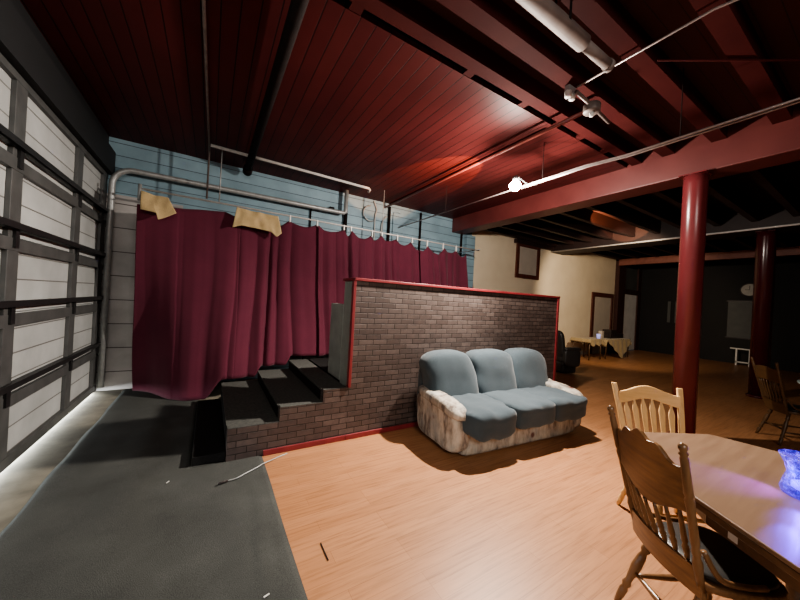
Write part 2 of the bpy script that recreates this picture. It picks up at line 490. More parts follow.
tag(obj('carpet', bm, 'carpet', smooth=True), 'charcoal grey carpet strip covering floor between garage door and wood floor', 'carpet')

# ------------------------------------------------------------------ half wall
WY0, WY1, WX0, WX1, WZ = 3.29, 3.62, 1.405, 5.31, 1.80
hw = thing('half_wall', 'chest-high half wall faced in dark brick with red cap behind the sofa', 'wall', (0, 0, 0))
obj('core', bx(WX0, WX1, WY0 + .02, WY1, .0, WZ), 'greypanel', hw)
obj('brick_facing', prism([(WX0 - .031, 0), (WX1 - .001, 0), (WX1 - .001, WZ - .001), (WX0 + .001, WZ - .001), (WX0 + .001, .584), (WX0 - .031, .584)], 'Y', WY0, WY0 + .02), 'brick', hw)
obj('end_block', bx(WX0 - .031, WX0, WY0 + .02, WY0 + .1, 0, .584), 'brick', hw)
obj('cap_trim', bx(WX0 - .02, WX1 + .02, WY0 - .025, WY1 + .02, WZ, WZ + .035), 'redtrim', hw, bevel=.005)
obj('end_trim', bx(WX0 - .03, WX0 + .004, WY0 - .02, WY0 + .035, .592, WZ), 'redtrim', hw, bevel=.004)
obj('end_trim', bx(WX1 - .03, WX1 + .015, WY0 - .02, WY0 + .02, 0, WZ), 'redtrim', hw, bevel=.004)
obj('base_trim', bx(WX0 - .03, WX1 - .03, WY0 - .02, WY0, .0, .055), 'redtrim', hw, bevel=.004)
obj('side_panel', bx(WX0 - .005, WX0 + .05, WY1, 4.06, .59, 1.52), 'greypanel', hw)

# ------------------------------------------------------------------ stage steps
SY1 = 5.02
st = thing('stage_steps', 'three black steps with brick side rising to half wall beside curtain', 'stairs', (0, 0, 0))
prof = [(.2, 0), (WX0 - .032, 0), (WX0 - .032, .585), (1.10, .585), (1.10, .45), (.66, .45), (.66, .31), (.2, .31)]
obj('brick_stringer', prism(prof, 'Y', WY0, WY0 + .10), 'brick', st)
obj('stringer_cap', bx(.2, .66, WY0, WY0 + .10, .31, .316), 'greystep', st)
obj('stringer_cap', bx(.665, 1.10, WY0, WY0 + .10, .45, .456), 'greystep', st)
obj('stringer_cap', bx(1.105, WX0 - .034, WY0, WY0 + .10, .585, .591), 'greystep', st)
obj('step', bx(-.07, .195, WY0 + .03, SY1, .001, .09), 'blackstep', st, bevel=.006)
for x0, x1, z in ((.2, .66, .31), (.66, 1.10, .45), (1.10, WX0 - .034, .585)):
    obj('riser', bx(x0, x0 + .03, WY0 + .10, SY1, .001, z - .02), 'blackstep', st)
    obj('tread', bx(x0 - .006, x1, WY0 + .10, SY1, z - .02, z), 'greystep', st)
obj('base_trim', bx(.52, WX0 - .032, WY0 - .018, WY0, .0, .055), 'redtrim', st, bevel=.004)
struct(obj('stage_deck', bx(WX0, 5.2, WY1 + .001, 5.02, 0, .585), 'blackstep'))

# ------------------------------------------------------------------ curtain
RY, RZ = 5.60, 2.955
rod = thing('curtain_rod', 'thin white curtain rod running above the maroon curtain', 'curtain rod', (0, 0, 0))
obj('tube', tube([(-.92, RY, RZ), (5.62, RY, RZ - .01)], .014, 10), 'white_pipe', rod, True)
obj('end_post', tube([(-.90, RY, RZ - .17), (-.90, RY, RZ + .06)], .022, 10), 'grey_pipe', rod, True)
obj('end_post', tube([(5.5, RY - .15, RZ - .01), (5.5, YB, RZ - .01)], .012, 8), 'grey_pipe', rod, True)
for x in (.05, 2.9):
    obj('hanger', tube([(x, RY, RZ), (x, RY, CZ - .001)], .009, 8), 'grey_pipe', rod, True)

# clip tops (x, z)
tops = [(-.93, 2.73), (-.67, 2.76), (-.5, 2.76), (-.19, 2.80), (.14, 2.83), (.25, 2.79), (.61, 2.74), (.89, 2.69), (1.11, 2.88), (1.37, 2.81),
        (1.58, 2.89), (1.79, 2.79), (2.09, 2.87), (2.18, 2.77), (2.23, 2.88), (2.47, 2.76), (2.68, 2.87), (2.75, 2.78), (2.90, 2.91), (3.05, 2.81),
        (3.26, 2.88), (3.46, 2.78), (3.63, 2.88), (3.90, 2.71), (4.03, 2.84), (4.32, 2.69), (4.48, 2.85), (4.70, 2.77), (4.87, 2.86), (5.07, 2.72), (5.2, 2.83)]
def topz(x):
    for (a, za), (b, zb) in zip(tops[:-1], tops[1:]):
        if a <= x <= b:
            t = (x - a) / (b - a)
            if x > 1.11: t = t ** 1.8 if zb > za else 1 - (1 - t) ** 1.8   # round valleys, pinched peaks
            return za + (zb - za) * t
    return tops[-1][1]
def sstep(a, b, x):
    t = max(0., min(1., (x - a) / (b - a))); return t * t * (3 - 2 * t)
def hem(x):
    """(y, z) of hem"""
    y = 6.12 - .80 * sstep(-.95, -.20, x) - .22 * sstep(-.1, .3, x)
    z = .015 + .30 * sstep(-.02, .22, x) + .15 * sstep(.60, .72, x) + .14 * sstep(1.06, 1.16, x)
    return y + .10 * sstep(.0, .3, x), z
def foldf(x):
    per = .40 if x < .3 else .27
    ph = x / per + .9 * noise.noise((x * 1.3, 0, 4)) + .35 * noise.noise((x * 3.5, 2, 4))
    crease = abs(math.sin(PI * ph)) ** .75            # soft fronts, sharp creases at the back
    k = .55 + .6 * noise.noise((x * 1.9, 5, 2))
    if x < .3: k *= .8 if x < -.45 else .45
    return -.75 * crease * max(.15, k) + .35 * noise.noise((x * 1.6, 0, 9)) + .12 * noise.noise((x * 8, 0, 7))
def curtain_panel(x0, x1, label, amp, clips, back=0.):
    n = max(30, int((x1 - x0) * 90)); m = 46
    bm = bmesh.new(); V = []
    for i in range(n + 1):
        x = x0 + (x1 - x0) * i / n
        zt = topz(x); yh, zh = hem(x)
        row = []
        for j in range(m + 1):
            s = j / m
            z = zt + (zh - zt) * s
            yy = RY + (yh - RY) * (s ** 1.3)
            a = amp * (.5 + .5 * sstep(0, .3, s))
            d = a * foldf(x + .06 * s * math.sin(x * 3) + .05 * noise.noise((x * 2, s * 1.5, 6))) + back
            # broad soft billow
            d += .05 * math.sin(s * PI) * noise.noise((x * 1.1, s, 2))
            xx = x + .03 * s * noise.noise((x * 4, s * 2, 5))
            if i in (0, n): d += .0
            row.append(bm.verts.new((xx, yy + d, z)))
        V.append(row)
    for i in range(n):
        for j in range(m):
            bm.faces.new((V[i][j], V[i][j + 1], V[i + 1][j + 1], V[i + 1][j]))
    t = thing('stage_curtain', label, 'curtain', (x0, RY, 0), 0, 'maroon stage curtain panels')
    xf(bm, Matrix.Translation((-x0, -RY, 0)))
    c = obj('cloth', bm, 'velvet', t, True)
    md = c.modifiers.new('solid', 'SOLIDIFY'); md.thickness = .004
    for cx in clips:
        cz = topz(cx)
        obj('clip', bx(cx - x0 - .011, cx - x0 + .011, -.02, .02, cz - .035, RZ + .01), 'white', c, bevel=.004)
    return t
curtain_panel(-.92, .36, 'broad flat maroon curtain panel next to garage door', .085, [])
curtain_panel(.30, 1.66, 'maroon curtain panel of loose folds behind the steps, second from garage door', .15, [1.11, 1.58], .05)
curtain_panel(1.60, 2.52, 'maroon curtain panel meeting a gap above the half wall left end', .17, [2.09, 2.23])
curtain_panel(2.44, 3.90, 'maroon curtain panel seen above the left half of the brick half wall', .16, [2.68, 2.90, 3.26, 3.63], .06)
curtain_panel(3.84, 5.18, 'rightmost maroon curtain panel seen above brick half wall beside blue pilaster', .14, [4.03, 4.48, 4.87])

def ragshape(pts_top, pts_bot, label, seed):
    """pts given as (x,z) along the upper and lower edges"""
    def lerp(P, u):
        k = u * (len(P) - 1); i = min(int(k), len(P) - 2); t = k - i
        return P[i][0] + (P[i + 1][0] - P[i][0]) * t, P[i][1] + (P[i + 1][1] - P[i][1]) * t
    n = 32; bm = bmesh.new(); V = []
    for i in range(n + 1):
        u = i / n; a = lerp(pts_top, u); b = lerp(pts_bot, u); row = []
        for j in range(13):
            s = j / 12
            x = a[0] + (b[0] - a[0]) * s; z = a[1] + (b[1] - a[1]) * s
            y = RY - .12 - .05 * s + .035 * noise.noise((x * 9, s * 1.5, seed))
            row.append(bm.verts.new((x, y, z)))
        V.append(row)
    for i in range(n):
        for j in range(12):
            bm.faces.new((V[i][j], V[i][j + 1], V[i + 1][j + 1], V[i + 1][j]))
    # flap going back over the rod
    for i in range(n):
        for (a, b) in ((V[i][0], V[i + 1][0]),):
            c = bm.verts.new((a.co.x, RY + .03, a.co.z + .02)); d = bm.verts.new((b.co.x, RY + .03, b.co.z + .02))
            bm.faces.new((a, c, d, b))
    bmesh.ops.remove_doubles(bm, verts=bm.verts, dist=.0005)
    o = obj('cloth_scrap', bm, 'tan', None, True)
    md = o.modifiers.new('solid', 'SOLIDIFY'); md.thickness = .006
    return tag(o, label, 'cloth', 'tan cloth scraps on the curtain rod')
ragshape([(-.87, 2.90), (-.72, 2.87), (-.57, 2.87)], [(-.86, 2.64), (-.68, 2.62), (-.66, 2.53), (-.46, 2.66)], 'tan cloth scrap folded over left end of curtain rod', 1.)
ragshape([(.29, 2.91), (.55, 2.89), (.90, 2.88)], [(.24, 2.58), (.36, 2.63), (.62, 2.62), (.80, 2.60), (.88, 2.53), (.96, 2.60)], 'wider tan cloth scrap clipped over curtain top further right', 5.)

# ------------------------------------------------------------------ pipes on the stage wall and ceiling
def pipe(name, pts, r, mat, label, cat='pipe', smooth=False, seg=10, group=None):
    p = smooth_path(pts) if smooth else pts
    return tag(obj(name, tube(p, r, seg), mat, None, True), label, cat, group)
PY = 6.12
arc = [(-1.30 + .25 * (1 - math.cos(t)), PY, 3.07 + .25 * math.sin(t)) for t in [PI / 2 * k / 8 for k in range(9)]]
pipe('bent_pipe', [(-1.30, PY, .10)] + arc + [(2.26, PY, 3.335), (2.30, PY, 3.36), (2.30, PY, CZ)], .040, 'grey_pipe',
     'thick pale pipe rising in the corner and bending along the blue wall', seg=14)
pipe('ceiling_pipe', [(-.10, 5.45, 3.74), (2.52, 5.53, 3.74), (2.56, 5.56, 3.73), (2.56, 5.62, 3.70)], .024, 'white_pipe', 'short white pipe under red ceiling just in front of blue wall')
pipe('conduit', [(-.17, 1.0, CZ - .02), (-.12, 5.75, CZ - .02), (-.12, 5.85, CZ - .06), (-.12, 5.86, 3.05)], .014, 'dark_galv', 'thin conduit along dim left ceiling turning down near tan cloths')
hp = thing('ceiling_pipe', 'thick dark pipe along ceiling ending in fitting before blue wall', 'pipe', (0, 0, 0))
obj('tube', tube([(.45, .6, 3.72), (.45, 5.95, 3.72)], .055, 12), 'dark_pipe', hp, True)
obj('end_fitting', tube([(.45, 5.95, 3.72), (.45, 6.10, 3.70)], .075, 12), 'dark_pipe', hp, True)
jb = thing('junction_box', 'round grey ceiling junction box where conduits meet left of bulb', 'junction box', (3.28, 1.78, 0))
obj('box', lathe([(.0, 3.66), (.075, 3.66), (.08, 3.67), (.08, 3.735), (.07, 3.745), (0, 3.745)], (0, 0, 0), 18), 'dark_galv', jb, True)
obj('knob', lathe([(0, 3.62), (.02, 3.62), (.022, 3.66), (0, 3.66)], (0, 0, 0), 10), 'white', jb, True)
obj('mounting_arm', tube([(-.33, -.02, 3.735), (0, 0, 3.73), (.46, .05, 3.735)], .018, 8), 'dark_galv', jb, True)
pipe('ceiling_pipe', [(3.28, 1.87, 3.70), (3.30, YB - .01, 3.70)], .022, 'red_pipe', 'long pipe from round junction box along ceiling to blue wall')
pipe('ceiling_pipe', [(3.40, 2.4, 3.79), (3.42, YB - .01, 3.79)], .02, 'dark_pipe', 'dark pipe on red ceiling boards beside the long red pipe')
fl = thing('flood_light', 'small twin-head security light mounted on ceiling joist beside junction box', 'light', (2.95, 1.82, 3.72))
obj('bracket', bx(-.06, .06, -.025, .025, .03, .09), 'grey_pipe', fl, bevel=.004)
obj('lamp_head', lathe([(.0, -.02), (.03, -.02), (.034, .03), (.02, .05), (0, .05)], (-.035, 0, 0), 12), 'white', fl, True)
obj('lamp_head', lathe([(.0, -.02), (.03, -.02), (.034, .03), (.02, .05), (0, .05)], (.035, 0, 0), 12), 'white', fl, True)
pipe('conduit', [(2.95, 1.75, 3.775), (2.93, .78, 3.775), (2.93, .6, 3.74), (2.95, -.8, 3.70)], .009, 'galv', 'thin pale conduit sloping across joists past end of dusty pipe')
dp = thing('dusty_pipe', 'fat dusty off-white pipe with narrower end hanging below the joists', 'pipe', (0, 0, 0))
obj('sleeve', tube([(.6, 1.385, 3.68), (2.38, 1.385, 3.68)], .060, 16), 'dusty', dp, True)
obj('end_tube', tube([(2.38, 1.385, 3.68), (2.75, 1.385, 3.68)], .042, 16), 'dusty', dp, True)
obj('end_cap', tube([(2.75, 1.385, 3.68), (2.79, 1.385, 3.68)], .049, 16), 'dusty', dp, True)
for x in (1.2, 2.1):
    obj('hanger_strap', bx(x - .012, x + .012, 1.323, 1.327, 3.68, 3.985, bx(x - .012, x + .012, 1.443, 1.447, 3.68, 3.985)), 'dark_pipe', dp)
CX = 3.69; CZc = 3.30
for dx, lab in ((-.022, 'left one of twin thin conduits along ceiling past the bulb'), (.03, 'right one of twin thin conduits along ceiling past the bulb')):
    pipe('conduit', [(CX + .07 + dx, -2.4, CZc), (CX + .07 + dx, 1.65, CZc), (CX + .02 + dx, 1.91, CZc), (CX + dx, 2.03, CZc), (CX + dx, 2.95 if dx > 0 else YB - .01, CZc)], .011, 'galv', lab, group='twin ceiling conduits')
for y in (-.6, 1.2, 2.6, 4.6):
    o = tube([(CX + (.08 if y < 2 else 0), y, CZc), (CX + (.08 if y < 2 else 0), y, 3.83 if y > 2.3 else 3.99)], .004, 6)
    tag(obj('hanger_rod', o, 'dark_pipe'), {-.6: 'thin hanger rod of twin conduits nearest the camera', 1.2: 'thin hanger rod of twin conduits above dining table side', 2.6: 'thin hanger rod of conduits beside lit bulb', 4.6: 'thin hanger rod of conduit near blue wall'}[y], 'rod', 'conduit hanger rods')
pipe('conduit', [(3.2, 1.2, 3.80), (4.6, .2, 3.80)], .008, 'joist', 'thin red painted cable crossing the joists at upper right', 'cable')
# conduits on the blue wall
WYB = YB - .03
pipe('conduit', [(1.63, WYB, 0), (1.63, WYB, 2.0), (1.63, WYB, 3.0), (1.63, WYB, 3.30), (1.66, WYB, 3.36), (1.74, WYB, 3.38), (2.0, WYB, 3.38)], .016, 'dark_pipe', 'dark conduit bending right on blue wall above tan scrap', smooth=True)
tag(obj('switch_box', bx(2.0, 2.1, YB - .06, YB, 3.33, 3.45), 'dark_pipe', bevel=.006), 'small dark electrical box on blue wall below ceiling', 'box')
pipe('drain_pipe', [(2.35, WYB - .03, 0), (2.35, WYB - .03, 3.42)], .04, 'dark_pipe', 'thick black upright pipe on blue wall crossed by pale bent pipe')
pipe('conduit', [(3.05, WYB, 0), (3.05, WYB, 2.0), (3.05, WYB, 3.0), (3.05, WYB, 3.45), (3.08, WYB, 3.6), (3.0, WYB, 3.78)], .015, 'grey_pipe', 'grey conduit climbing blue wall to a hooked top', smooth=True)
pipe('conduit', [(2.92, WYB - .02, 3.66), (2.78, WYB - .02, 3.58), (2.76, WYB - .02, 3.42), (2.88, WYB - .02, 3.32), (3.0, WYB - .02, 3.33)], .012, 'grey_pipe', 'loose grey cable loop on blue wall', 'cable', True)
pipe('conduit', [(3.22, WYB, 0), (3.22, WYB, 2.0), (3.22, WYB, 3.0), (3.22, WYB, 3.28), (3.27, WYB, 3.42), (3.33, WYB, 3.5)], .015, 'grey_pipe', 'grey conduit curving right beside black upright pipe', smooth=True)
pipe('drain_pipe', [(3.40, WYB - .02, 0), (3.40, WYB - .02, 3.72)], .030, 'dark_pipe', 'black upright pipe in the middle of blue wall')
pipe('conduit', [(3.52, WYB, 0), (3.52, WYB, 2.0), (3.52, WYB, 3.0), (3.52, WYB, 3.55), (3.56, WYB, 3.64), (3.70, WYB, 3.64)], .012, 'blue', 'blue painted conduit with bent top on blue wall', smooth=True)
pipe('drain_pipe', [(4.28, WYB, 0), (4.28, WYB, 3.76)], .026, 'dark_pipe', 'black upright pipe on blue wall furthest to the right')
pipe('conduit', [(5.62, WYB, 0), (5.62, WYB, 3.55)], .03, 'dark_pipe', 'short dark pipe in corner beside blue pilaster')
pipe('hanging_cable', [(5.98, YB - .16, 3.0), (6.05, YB - .06, 2.6), (6.14, YB - .04, 2.0)], .008, 'redtrim', 'thin red cable hanging at left edge of cream wall', 'cable', True)

# ------------------------------------------------------------------ columns
def column(x, y, top, mat, label, r=.125):
    t = thing('column', label, 'column', (x, y, 0), 0, 'round maroon and red columns')
    obj('shaft', lathe([(0, 0), (r, 0), (r, top - .12), (r, top)], (0, 0, 0), 32), mat, t, True)
    obj('cap_plate', bx(-.14, .14, -.14, .14, top - .015, top), mat, t, bevel=.004)
    obj('base_plate', lathe([(0, 0), (r + .035, 0), (r + .035, .03), (r + .005, .05), (0, .05)], (0, 0, 0), 24), mat, t, True)
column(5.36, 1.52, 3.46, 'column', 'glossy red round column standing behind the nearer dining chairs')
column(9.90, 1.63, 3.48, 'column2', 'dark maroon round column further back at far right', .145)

# ------------------------------------------------------------------ sofa
def make_sofa():
    t = thing('sofa', 'three-seat sofa with grey-blue slipcovers and cream patterned base against brick half wall', 'sofa', (3.26, 2.69, 0), R(-4.2))
    t.scale = (.94, .97, .985)
    nz = noise.noise
    base = obj('base', puff((0, .02, .175), (1.0, .43, .165), 18, 9, lambda x, y, z: (0, .01 * nz((x * 3, z, 1)), 0)), 'uphol', t, True)
    obj('back_frame', puff((0, .40, .50), (1.08, .10, .40), 7, 9), 'slip', t, True)
    for s in (-1, 1):
        def af(x, y, z, s=s):
            top = max(0, z); fr = max(0, -y)
            return (s * .04 * top + .010 * nz((x * 2 + s, y * 2, z * 2)), .03 * fr * top, -.05 * fr * fr * top + .012 * nz((y * 3, x + s, z)))
        obj('arm', puff((s * 1.0, .0, .28), (.125, .42, .25), 5, 9, af), 'uphol', t, True)
        obj('arm_pad', puff((s * 1.035, -.02, .515), (.13, .42, .065), 3.2, 9, lambda x, y, z, s=s: (0, 0, -.07 * max(0, -y) ** 2 + .03 * max(0, y) + .016 * nz((x * 2, y * 3, s)))), 'uphol', t, True)
    for i, cx in enumerate((-.71, .0, .69)):
        def bf(x, y, z, i=i):
            side = x * (i - 1)
            dx = .06 * (i - 1) * max(0, z) + .02 * nz((x * 2, z * 2, i))
            dy = .11 * z - .03 * max(0, z) * (1 - x * x) + .007 * nz((x * 2.2, z * 2.2, i + 5))
            dz = (-.075 * max(0, side) ** 2 * max(0, z)) + .010 * nz((x * 1.3, z * 1.3, i * 3.))
            return (dx, dy, dz)
        obj('back_cushion', puff((cx, .25, .69), (.378, .165, .325), 4.4, 12, bf), 'slip', t, True)
    for i, (cx, w) in enumerate(((-.66, .36), (.02, .36), (.67, .345))):
        def sf(x, y, z, i=i):
            fr = max(0, -y)
            dz = -.10 * fr ** 3 * (.95 if i == 0 else .45) * (.75 - .55 * z) + .02 * nz((x * 2.2, y * 2.6, i * 2.))
            dz += .007 * math.sin(y * 9 + x * 4 + nz((x, y, 3)) * 4) * (.4 + fr)
            return (.014 * nz((y * 2, z, i)), -.035 * fr * (1 if i == 0 else .2) + .012 * nz((x * 4, z * 2, i)), dz)
        obj('seat_cushion', puff((cx, -.13, .41), (w, .42, .115), 5.5 if i == 0 else 8, 12, sf), 'slip', t, True)
    obj('release_strap', bx(-.34, -.28, -.49, -.455, .27, .315), 'dark_plastic', base, bevel=.006)
    for x in (-.9, .9):
        for y in (-.32, .38):
            obj('foot', lathe([(0, 0), (.03, 0), (.035, .03), (0, .03)], (x, y, 0), 12), 'dark_plastic', base, True)
make_sofa()

# ------------------------------------------------------------------ dining table
top = [(1.70, .08), (1.97, .50), (2.63, 1.0), (3.12, .735), (3.20, .25), (2.98, -.36), (2.40, -.62), (1.82, -.42)]
tc = (2.46, .22)
tb = thing('dining_table', 'tan-topped dining table with clipped corners and dark edge at lower right', 'table', (tc[0], tc[1], 0), 0)
loc = [(x - tc[0], y - tc[1]) for x, y in top]
obj('tabletop', prism(loc, 'Z', .745, .765), 'tabletop', tb, bevel=.004)
obj('edge_band', prism([(x * .997, y * .997) for x, y in loc], 'Z', .715, .745), 'tableedge', tb, bevel=.004)
ring = [(x * .87, y * .87) for x, y in loc]
bm = bmesh.new()
for i in range(len(ring)):
    a = Vector(ring[i] + (0,)); b = Vector(ring[(i + 1) % len(ring)] + (0,))
    n = (b - a).cross(Vector((0, 0, 1))).normalized() * .012
    A = [bm.verts.new((p.x, p.y, z)) for z in (.64, .715) for p in (a + n, b + n, b - n, a - n)]
    for f in ((0, 1, 2, 3), (4, 5, 6, 7), (0, 1, 5, 4), (1, 2, 6, 5), (2, 3, 7, 6), (3, 0, 4, 7)):
        bm.faces.new([A[k] for k in f])
obj('apron', bm, 'tableedge', tb)
obj('pedestal', lathe([(0, .1), (.09, .1), (.10, .2), (.06, .28), (.075, .45), (.055, .52), (.10, .62), (.14, .69), (.30, .715), (0, .715)], (0, 0, 0), 20), 'tableedge', tb, True)
for a in range(4):
    d = Vector((math.cos(a * PI / 2 + .6), math.sin(a * PI / 2 + .6), 0))
    obj('foot', tube([d * .05 + Vector((0, 0, .2)), d * .2 + Vector((0, 0, .15)), d * .36 + Vector((0, 0, .05)), d * .42 + Vector((0, 0, .03))], [.05, .045, .035, .03], 10), 'tableedge', tb, True)
ap = Vector(loc[0] + (0,)) * .885 * .26 + Vector(loc[1] + (0,)) * .885 * .74
obj('metal_bracket', xf(bx(-.02, .02, -.004, .004, .65, .71), Matrix.Translation(ap) @ Matrix.Rotation(math.atan2(.42, .27), 4, 'Z')), 'white', tb)

# vase of blue light
vz = .7655
vs = thing('glass_vase', 'flared clear glass vase glowing violet blue on dining table', 'vase', (2.50, .235, vz))
vprof = [(0, 0), (.085, 0), (.092, .02), (.082, .06), (.07, .10), (.078, .14), (.10, .185), (.094, .185), (.07, .14), (.062, .10), (.073, .06), (.08, .03), (0, .025)]
obj('glass', lathe(vprof, (0, 0, 0), 28), 'glass', vs, True)
obj('light_puck', lathe([(0, .03), (.05, .03), (.055, .036), (.055, .055), (.04, .062), (0, .062)], (0, 0, 0), 20), 'led', vs, True)

# ------------------------------------------------------------------ chairs
SPIN = [(0, .008), (.1, .010), (.25, .014), (.32, .009), (.38, .013), (.55, .011), (.8, .009), (1, .007)]
LEG = [(0, .013), (.1, .018), (.2, .020), (.24, .014), (.28, .022), (.34, .015), (.55, .024), (.7, .020), (.76, .014), (.8, .023), (.86, .018), (1, .020)]
POST = [(0, .015), (.12, .016), (.2, .019), (.24, .013), (.27, .018), (.3, .013), (.34, .017), (.55, .0155), (.62, .018), (.64, .0135), (.66, .018), (.7, .017), (.9, .0155), (.915, .012), (.93, .018), (.945, .012), (.965, .017), (.985, .016), (1, .004)]
def seat_outline(w0, w1, d0, d1, n=40, k=3.2):
    out = []
    for i in range(n):
        a = 2 * PI * i / n
        cx, cy = math.cos(a), math.sin(a)
        q = (abs(cx) ** k + abs(cy) ** k) ** (1 / k)
        x, y = cx / q, cy / q
        w = w0 + (w1 - w0) * (y + 1) / 2
        out.append((x * w, d0 + (d1 - d0) * (y + 1) / 2))
    return out
def crest(w, z0, z1f, y, bow, thick, n=24, zlow=None, mat='walnut'):
    """bowed crest rail; z1f(u) gives the top, zlow(u) the bottom for u in -1..1"""
    bm = bmesh.new(); rows = []
    for i in range(n + 1):
        u = -1 + 2 * i / n
        yy = y - bow * (1 - u * u); lo = zlow(u) if zlow else z0; hi = z1f(u)
        lean = .17
        rows.append([bm.verts.new((u * w, yy - lean * (zz - z0) + dy, zz)) for dy, zz in ((-thick, lo), (thick, lo), (thick, hi), (-thick, hi))])
    for i in range(n):
        for k in range(4):
            bm.faces.new((rows[i][k], rows[i][(k + 1) % 4], rows[i + 1][(k + 1) % 4], rows[i + 1][k]))
    bm.faces.new(rows[0]); bm.faces.new(list(reversed(rows[-1])))
    return bm
def legs_and_stretchers(t, m, sz):
    feet = {}
    for s in (-1, 1):
        for fy, ty, tx in ((.24, .15, .15), (-.26, -.14, .14)):
            p0 = Vector((s * (tx + .075), fy, 0)); p1 = Vector((s * tx, ty, sz - .03))
            obj('leg', turned(p0, p1, LEG), m, t, True); feet[(s, fy > 0)] = (p0, p1)
    def at(k, h): a, b = feet[k]; return a + (b - a) * (h / (sz - .03))
    ST = [(0, .008), (.2, .011), (.5, .016), (.8, .011), (1, .008)]
    for s in (-1, 1):
        obj('stretcher', turned(at((s, True), .17), at((s, False), .17), ST), m, t, True)
    obj('stretcher', turned(at((-1, True), .22), at((1, True), .22), ST), m, t, True)
    obj('stretcher', turned(at((-1, False), .2), at((1, False), .2), ST), m, t, True)

def pressback_chair(label, loc, rotz, mats, fancy=True):
    mw, mz, mseat = mats
    t = thing('dining_chair', label, 'chair', loc, rotz, 'wooden dining chairs')
    sz = .45
    obj('seat_board', prism(seat_outline(.20, .225, -.215, .225), 'Z', sz - .032, sz), mw, t, bevel=.008)
    obj('seat_pad', puff((0, .015, sz + .014), (.195, .19, .024), 3.2, 7), mseat, t, True)
    legs_and_stretchers(t, mz, sz)
    for s in (-1, 1):
        obj('back_post', turned((s * .19, -.19, sz - .02), (s * .235, -.34, 1.075), POST), mz, t, True)
        obj('hip_brace', tube(smooth_path([(s * .20, -.20, sz + .16), (s * .215, -.14, sz + .06), (s * .21, -.03, sz + .03), (s * .205, .06, sz + .028)]), .012, 8), mz, t, True)
    if fancy:
        hi = lambda u: .985 + .045 * math.cos(u * 2.6) + .012 * math.cos(u * 13)
        lo = lambda u: .735 - .035 * math.cos(u * PI) - .0
    else:
        hi = lambda u: .97 + .02 * math.cos(u * 2.0)
        lo = lambda u: .80 + .01 * math.cos(u * PI)
    obj('crest_rail', crest(.222, .74, hi, -.262, .035, .010, zlow=lo), mw, t, bevel=.004)
    obj('lower_rail', crest(.205, sz - .045, lambda u: sz + .085, -.19, .03, .009), mw, t, bevel=.003)
    for i in range(7):
        u = -.78 + 1.56 * i / 6
        y0 = -.2 - .03 * (1 - u * u); y1 = -.268 - .035 * (1 - u * u)
        obj('spindle', turned((u * .19, y0 - .004, sz + .08), (u * .218, y1, lo(u) + .006), SPIN, 8), mz, t, True)
    return t

def arrowback_chair(label, loc, rotz):
    t = thing('dining_chair', label, 'chair', loc, rotz, 'wooden dining chairs'); sz = .45
    obj('seat_board', prism(seat_outline(.21, .23, -.215, .225), 'Z', sz - .032, sz), 'oakx', t, bevel=.008)
    legs_and_stretchers(t, 'oakz', sz)
    for s in (-1, 1):
        bm = bmesh.new(); P = []
        for k in range(9):
            q = k / 8; z = sz + (.995 - sz) * q
            x = s * (.195 + .055 * q); y = -.19 - .13 * q - .03 * q * q
            P.append([bm.verts.new((x + a * .020, y + b * .013, z)) for a, b in ((-1, -1), (1, -1), (1, 1), (-1, 1))])
        for k in range(8):
            for i in range(4): bm.faces.new((P[k][i], P[k][(i + 1) % 4], P[k + 1][(i + 1) % 4], P[k + 1][i]))
        bm.faces.new(P[0]); bm.faces.new(P[-1])
        obj('back_post', bm, 'oakz', t, bevel=.005)
    hi = lambda u: .935 + .055 * math.cos(u * PI / 1.0) * .5 + .028
    lo = lambda u: .875 + .045 * math.cos(u * PI) * .5 - .01
    obj('crest_rail', crest(.232, .87, hi, -.30, .03, .011, zlow=lo), 'oakx', t, bevel=.004)
    obj('lower_rail', crest(.20, sz + .07, lambda u: sz + .11, -.212, .025, .010), 'oakx', t, bevel=.003)
    for i in range(6):
        u = -.76 + 1.52 * i / 5
        a = Vector((u * .195, -.212 - .025 * (1 - u * u), sz + .10)); b = Vector((u * .225, -.30 - .03 * (1 - u * u), lo(u) + .008))
        bm = bmesh.new(); rows = []
        for q, w in ((0, .012), (.25, .015), (.6, .020), (.74, .023), (.80, .020), (.92, .010), (1, .008)):
            p = a + (b - a) * q
            rows.append([bm.verts.new((p.x + sx * w, p.y + sy * .006, p.z)) for sx, sy in ((-1, -1), (1, -1), (1, 1), (-1, 1))])
        for k in range(len(rows) - 1):
            for i2 in range(4): bm.faces.new((rows[k][i2], rows[k][(i2 + 1) % 4], rows[k + 1][(i2 + 1) % 4], rows[k + 1][i2]))
        bm.faces.new(rows[0]); bm.faces.new(rows[-1])
        obj('arrow_slat', bm, 'oakz', t, bevel=.003)
    return t

pressback_chair('dark worn oak press-back chair with black seat, nearest the camera at dining table', (2.115, .49, 0), R(-123.4), ('walnut', 'walnutz', 'leather'))
arrowback_chair('light honey-coloured arrow-back chair on far side of dining table in front of red column', (2.99, .90, 0), R(139))
pressback_chair('dim oak chair at far right edge beside pale round table', (6.72, .77, 0), R(-142.8), ('darkoak', 'darkoak', 'leather'), False)

# second table
t2 = thing('cafe_table', 'pale blue-topped round table at far right edge beyond dining table', 'table', (7.45, .15, 0))
obj('tabletop', lathe([(0, .735), (.68, .735), (.70, .74), (.70, .757), (.69, .762), (0, .762)], (0, 0, 0), 40), 'paletop', t2, False)
obj('pedestal', lathe([(0, 0.03), (.05, 0.03), (.05, .70), (.2, .735), (0, .735)], (0, 0, 0), 16), 'dark_plastic', t2, True)
obj('base', lathe([(0, 0), (.3, 0), (.29, .02), (.06, .05), (0, .05)], (0, 0, 0), 24), 'dark_plastic', t2, True)

